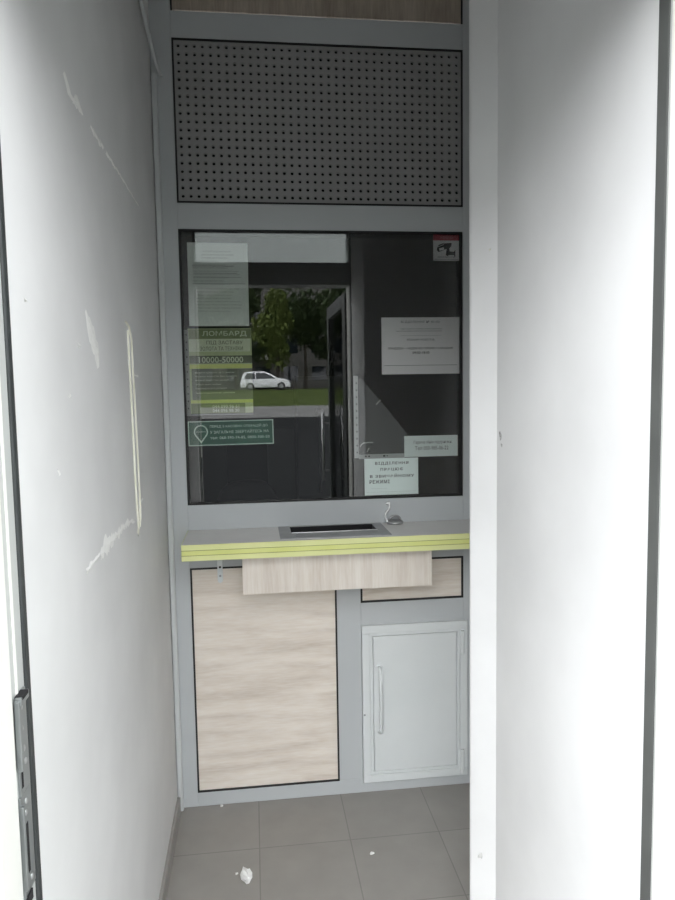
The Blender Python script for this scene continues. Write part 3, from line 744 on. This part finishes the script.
# trees
def crown_mesh(rnd, m, R, H, n, leaf):
    r = random.Random(rnd); bm = bmesh.new(); blobs = []
    for k in range(11):
        a = r.uniform(0, 2*PI); q = r.uniform(0, .62)
        blobs.append((Vector((R*q*math.cos(a), R*q*math.sin(a), H*r.uniform(.18, .85))), R*r.uniform(.28, .5)))
    for k in range(n):
        c, s = r.choice(blobs)
        d = Vector((r.gauss(0, 1), r.gauss(0, 1), r.gauss(0, .9))).normalized()*s*r.uniform(.55, 1.05)
        p = c+d; a = Vector((r.gauss(0, 1), r.gauss(0, 1), r.gauss(0, 1))).normalized(); b = a.orthogonal().normalized()
        l = leaf*r.uniform(.6, 1.3)
        bm.faces.new([bm.verts.new(p+v) for v in (a*l, b*l*.6, -a*l, -b*l*.6)])
    me = bpy.data.meshes.new('crown'); bm.to_mesh(me); bm.free(); me.materials.append(m); return me
crowns = [crown_mesh(1, M['leaf'], 3.4, 6.9, 3200, .25), crown_mesh(2, M['leaf'], 3.0, 6.6, 2900, .23), crown_mesh(3, M['leaf2'], 2.6, 5.9, 2600, .22)]
def tree(x, y, z, k, sc, label, hs=1.0):
    t = tag(empty('street_tree', (x, y, z)), label, 'tree', 'trees mirrored in the window')
    t.scale = (sc, sc, sc*1.2)
    o = bpy.data.objects.new('crown', crowns[k]); COL.objects.link(o); o.parent = t; o.location = (0, 0, 1.5)
    bm = bmesh.new(); tube(bm, [(0, 0, -.2), (.05, 0, 1.5), (.0, .1, 4.0)], [.2, .15, .06], 8); link('trunk', bm, M['bark'], t)
T_ = [(-33.7, -51, 1.75, 0, 0.86), (-28.2, -51, 1.75, 1, 0.9), (-21.9, -51, 1.75, 0, 0.84), (-15.7, -51, 1.75, 1, 0.86), (-10.2, -51, 1.75, 0, 0.9), (-3.9, -51, 1.75, 1, 0.84), (2.3, -51, 1.75, 2, 0.86), (7.8, -51, 1.75, 0, 0.9), (14.1, -51, 1.75, 1, 0.84), (20.3, -51, 1.75, 0, 0.86), (-31, -58.5, 1.79, 1, 1.0), (-25, -58.5, 1.79, 0, 0.97), (-19, -58.5, 1.79, 1, 1.0), (-13, -58.5, 1.79, 0, 0.97), (-7, -58.5, 1.79, 1, 1.0), (-1, -58.5, 1.79, 0, 0.97), (5, -58.5, 1.79, 1, 1.0), (11, -58.5, 1.79, 0, 0.97), (17, -58.5, 1.79, 1, 1.0)]
for i, a in enumerate(T_):
    tree(*a, 'yellow green tree across the street, seen only in the mirrored view' if a[3] == 2 else 'dark leafy tree across the street, seen only in the mirrored view', 1.0)

# apartment block
ab = tag(empty('apartment_block', (3, -72, 1.85)), 'grey apartment block behind the trees, mirrored in the window', 'building')
BX('facade', -46, 22, -5, 0, -.3, 11.6, M['apt'], ab)
bm = bmesh.new(); box(bm, -46.3, 22.3, -5.3, .3, 11.6, 11.9); link('roof_slab', bm, M['apt_pale'], ab)
wm = None
for fl in range(3):
    for k in range(14):
        x = -19.5+k*3.0; z = .9+fl*2.9
        bm = bmesh.new(); box(bm, -.75, .75, 0, .06, 0, 1.5); 
        if wm is None:
            o = link('window', bm, M['car_glass'], ab, loc=(x, .0, z)); wm = o.data
        else:
            bm.free(); o = bpy.data.objects.new('window', wm); COL.objects.link(o); o.parent = ab; o.location = (x, 0, z)
for fl in range(3):
    for k in range(0, 14, 3):
        BX('balcony', -20.4+k*3.0, -18.0+k*3.0, .07, 1.1, .2+fl*2.9, 1.15+fl*2.9, M['apt_pale'], ab)

# ================================================================== LIGHT, CAMERA
wd_ = bpy.data.worlds.new('overcast'); S.world = wd_; wd_.use_nodes = True
nt = wd_.node_tree; bg = nt.nodes['Background']
tc = nt.nodes.new('ShaderNodeTexCoord'); sx = nt.nodes.new('ShaderNodeSeparateXYZ'); rp = nt.nodes.new('ShaderNodeValToRGB')
nt.links.new(tc.outputs['Generated'], sx.inputs[0]); nt.links.new(sx.outputs['Z'], rp.inputs['Fac']); nt.links.new(rp.outputs['Color'], bg.inputs['Color'])
rp.color_ramp.elements[0].position = 0; rp.color_ramp.elements[0].color = (.78, .795, .81, 1)
rp.color_ramp.elements[1].position = 1.0; rp.color_ramp.elements[1].color = (1.0, 1.02, 1.05, 1)
bg.inputs['Strength'].default_value = 1.0

CAM = Vector((.32964, -2.65884, 1.62)); yaw, pit, rol, foc = .1203, .0853, -.0167, 696.8
f = Vector((math.sin(yaw)*math.cos(pit), math.cos(yaw)*math.cos(pit), -math.sin(pit)))
r = Vector((math.cos(yaw), -math.sin(yaw), 0)); u = r.cross(f)
r2 = math.cos(rol)*r+math.sin(rol)*u; u2 = -math.sin(rol)*r+math.cos(rol)*u
cd = bpy.data.cameras.new('camera'); cam = bpy.data.objects.new('camera', cd); COL.objects.link(cam)
cd.sensor_fit = 'VERTICAL'; cd.sensor_height = 36; cd.sensor_width = 27; cd.lens = foc/900*36; cd.clip_start = .02; cd.clip_end = 500
mw = Matrix.Identity(4)
for i in range(3): mw[i][0] = r2[i]; mw[i][1] = u2[i]; mw[i][2] = -f[i]; mw[i][3] = CAM[i]
cam.matrix_world = mw
S.camera = cam
S.view_settings.view_transform = 'Standard'; S.view_settings.look = 'None'; S.view_settings.gamma = 1; S.view_settings.use_curve_mapping = False
S.view_settings.exposure = 2.88
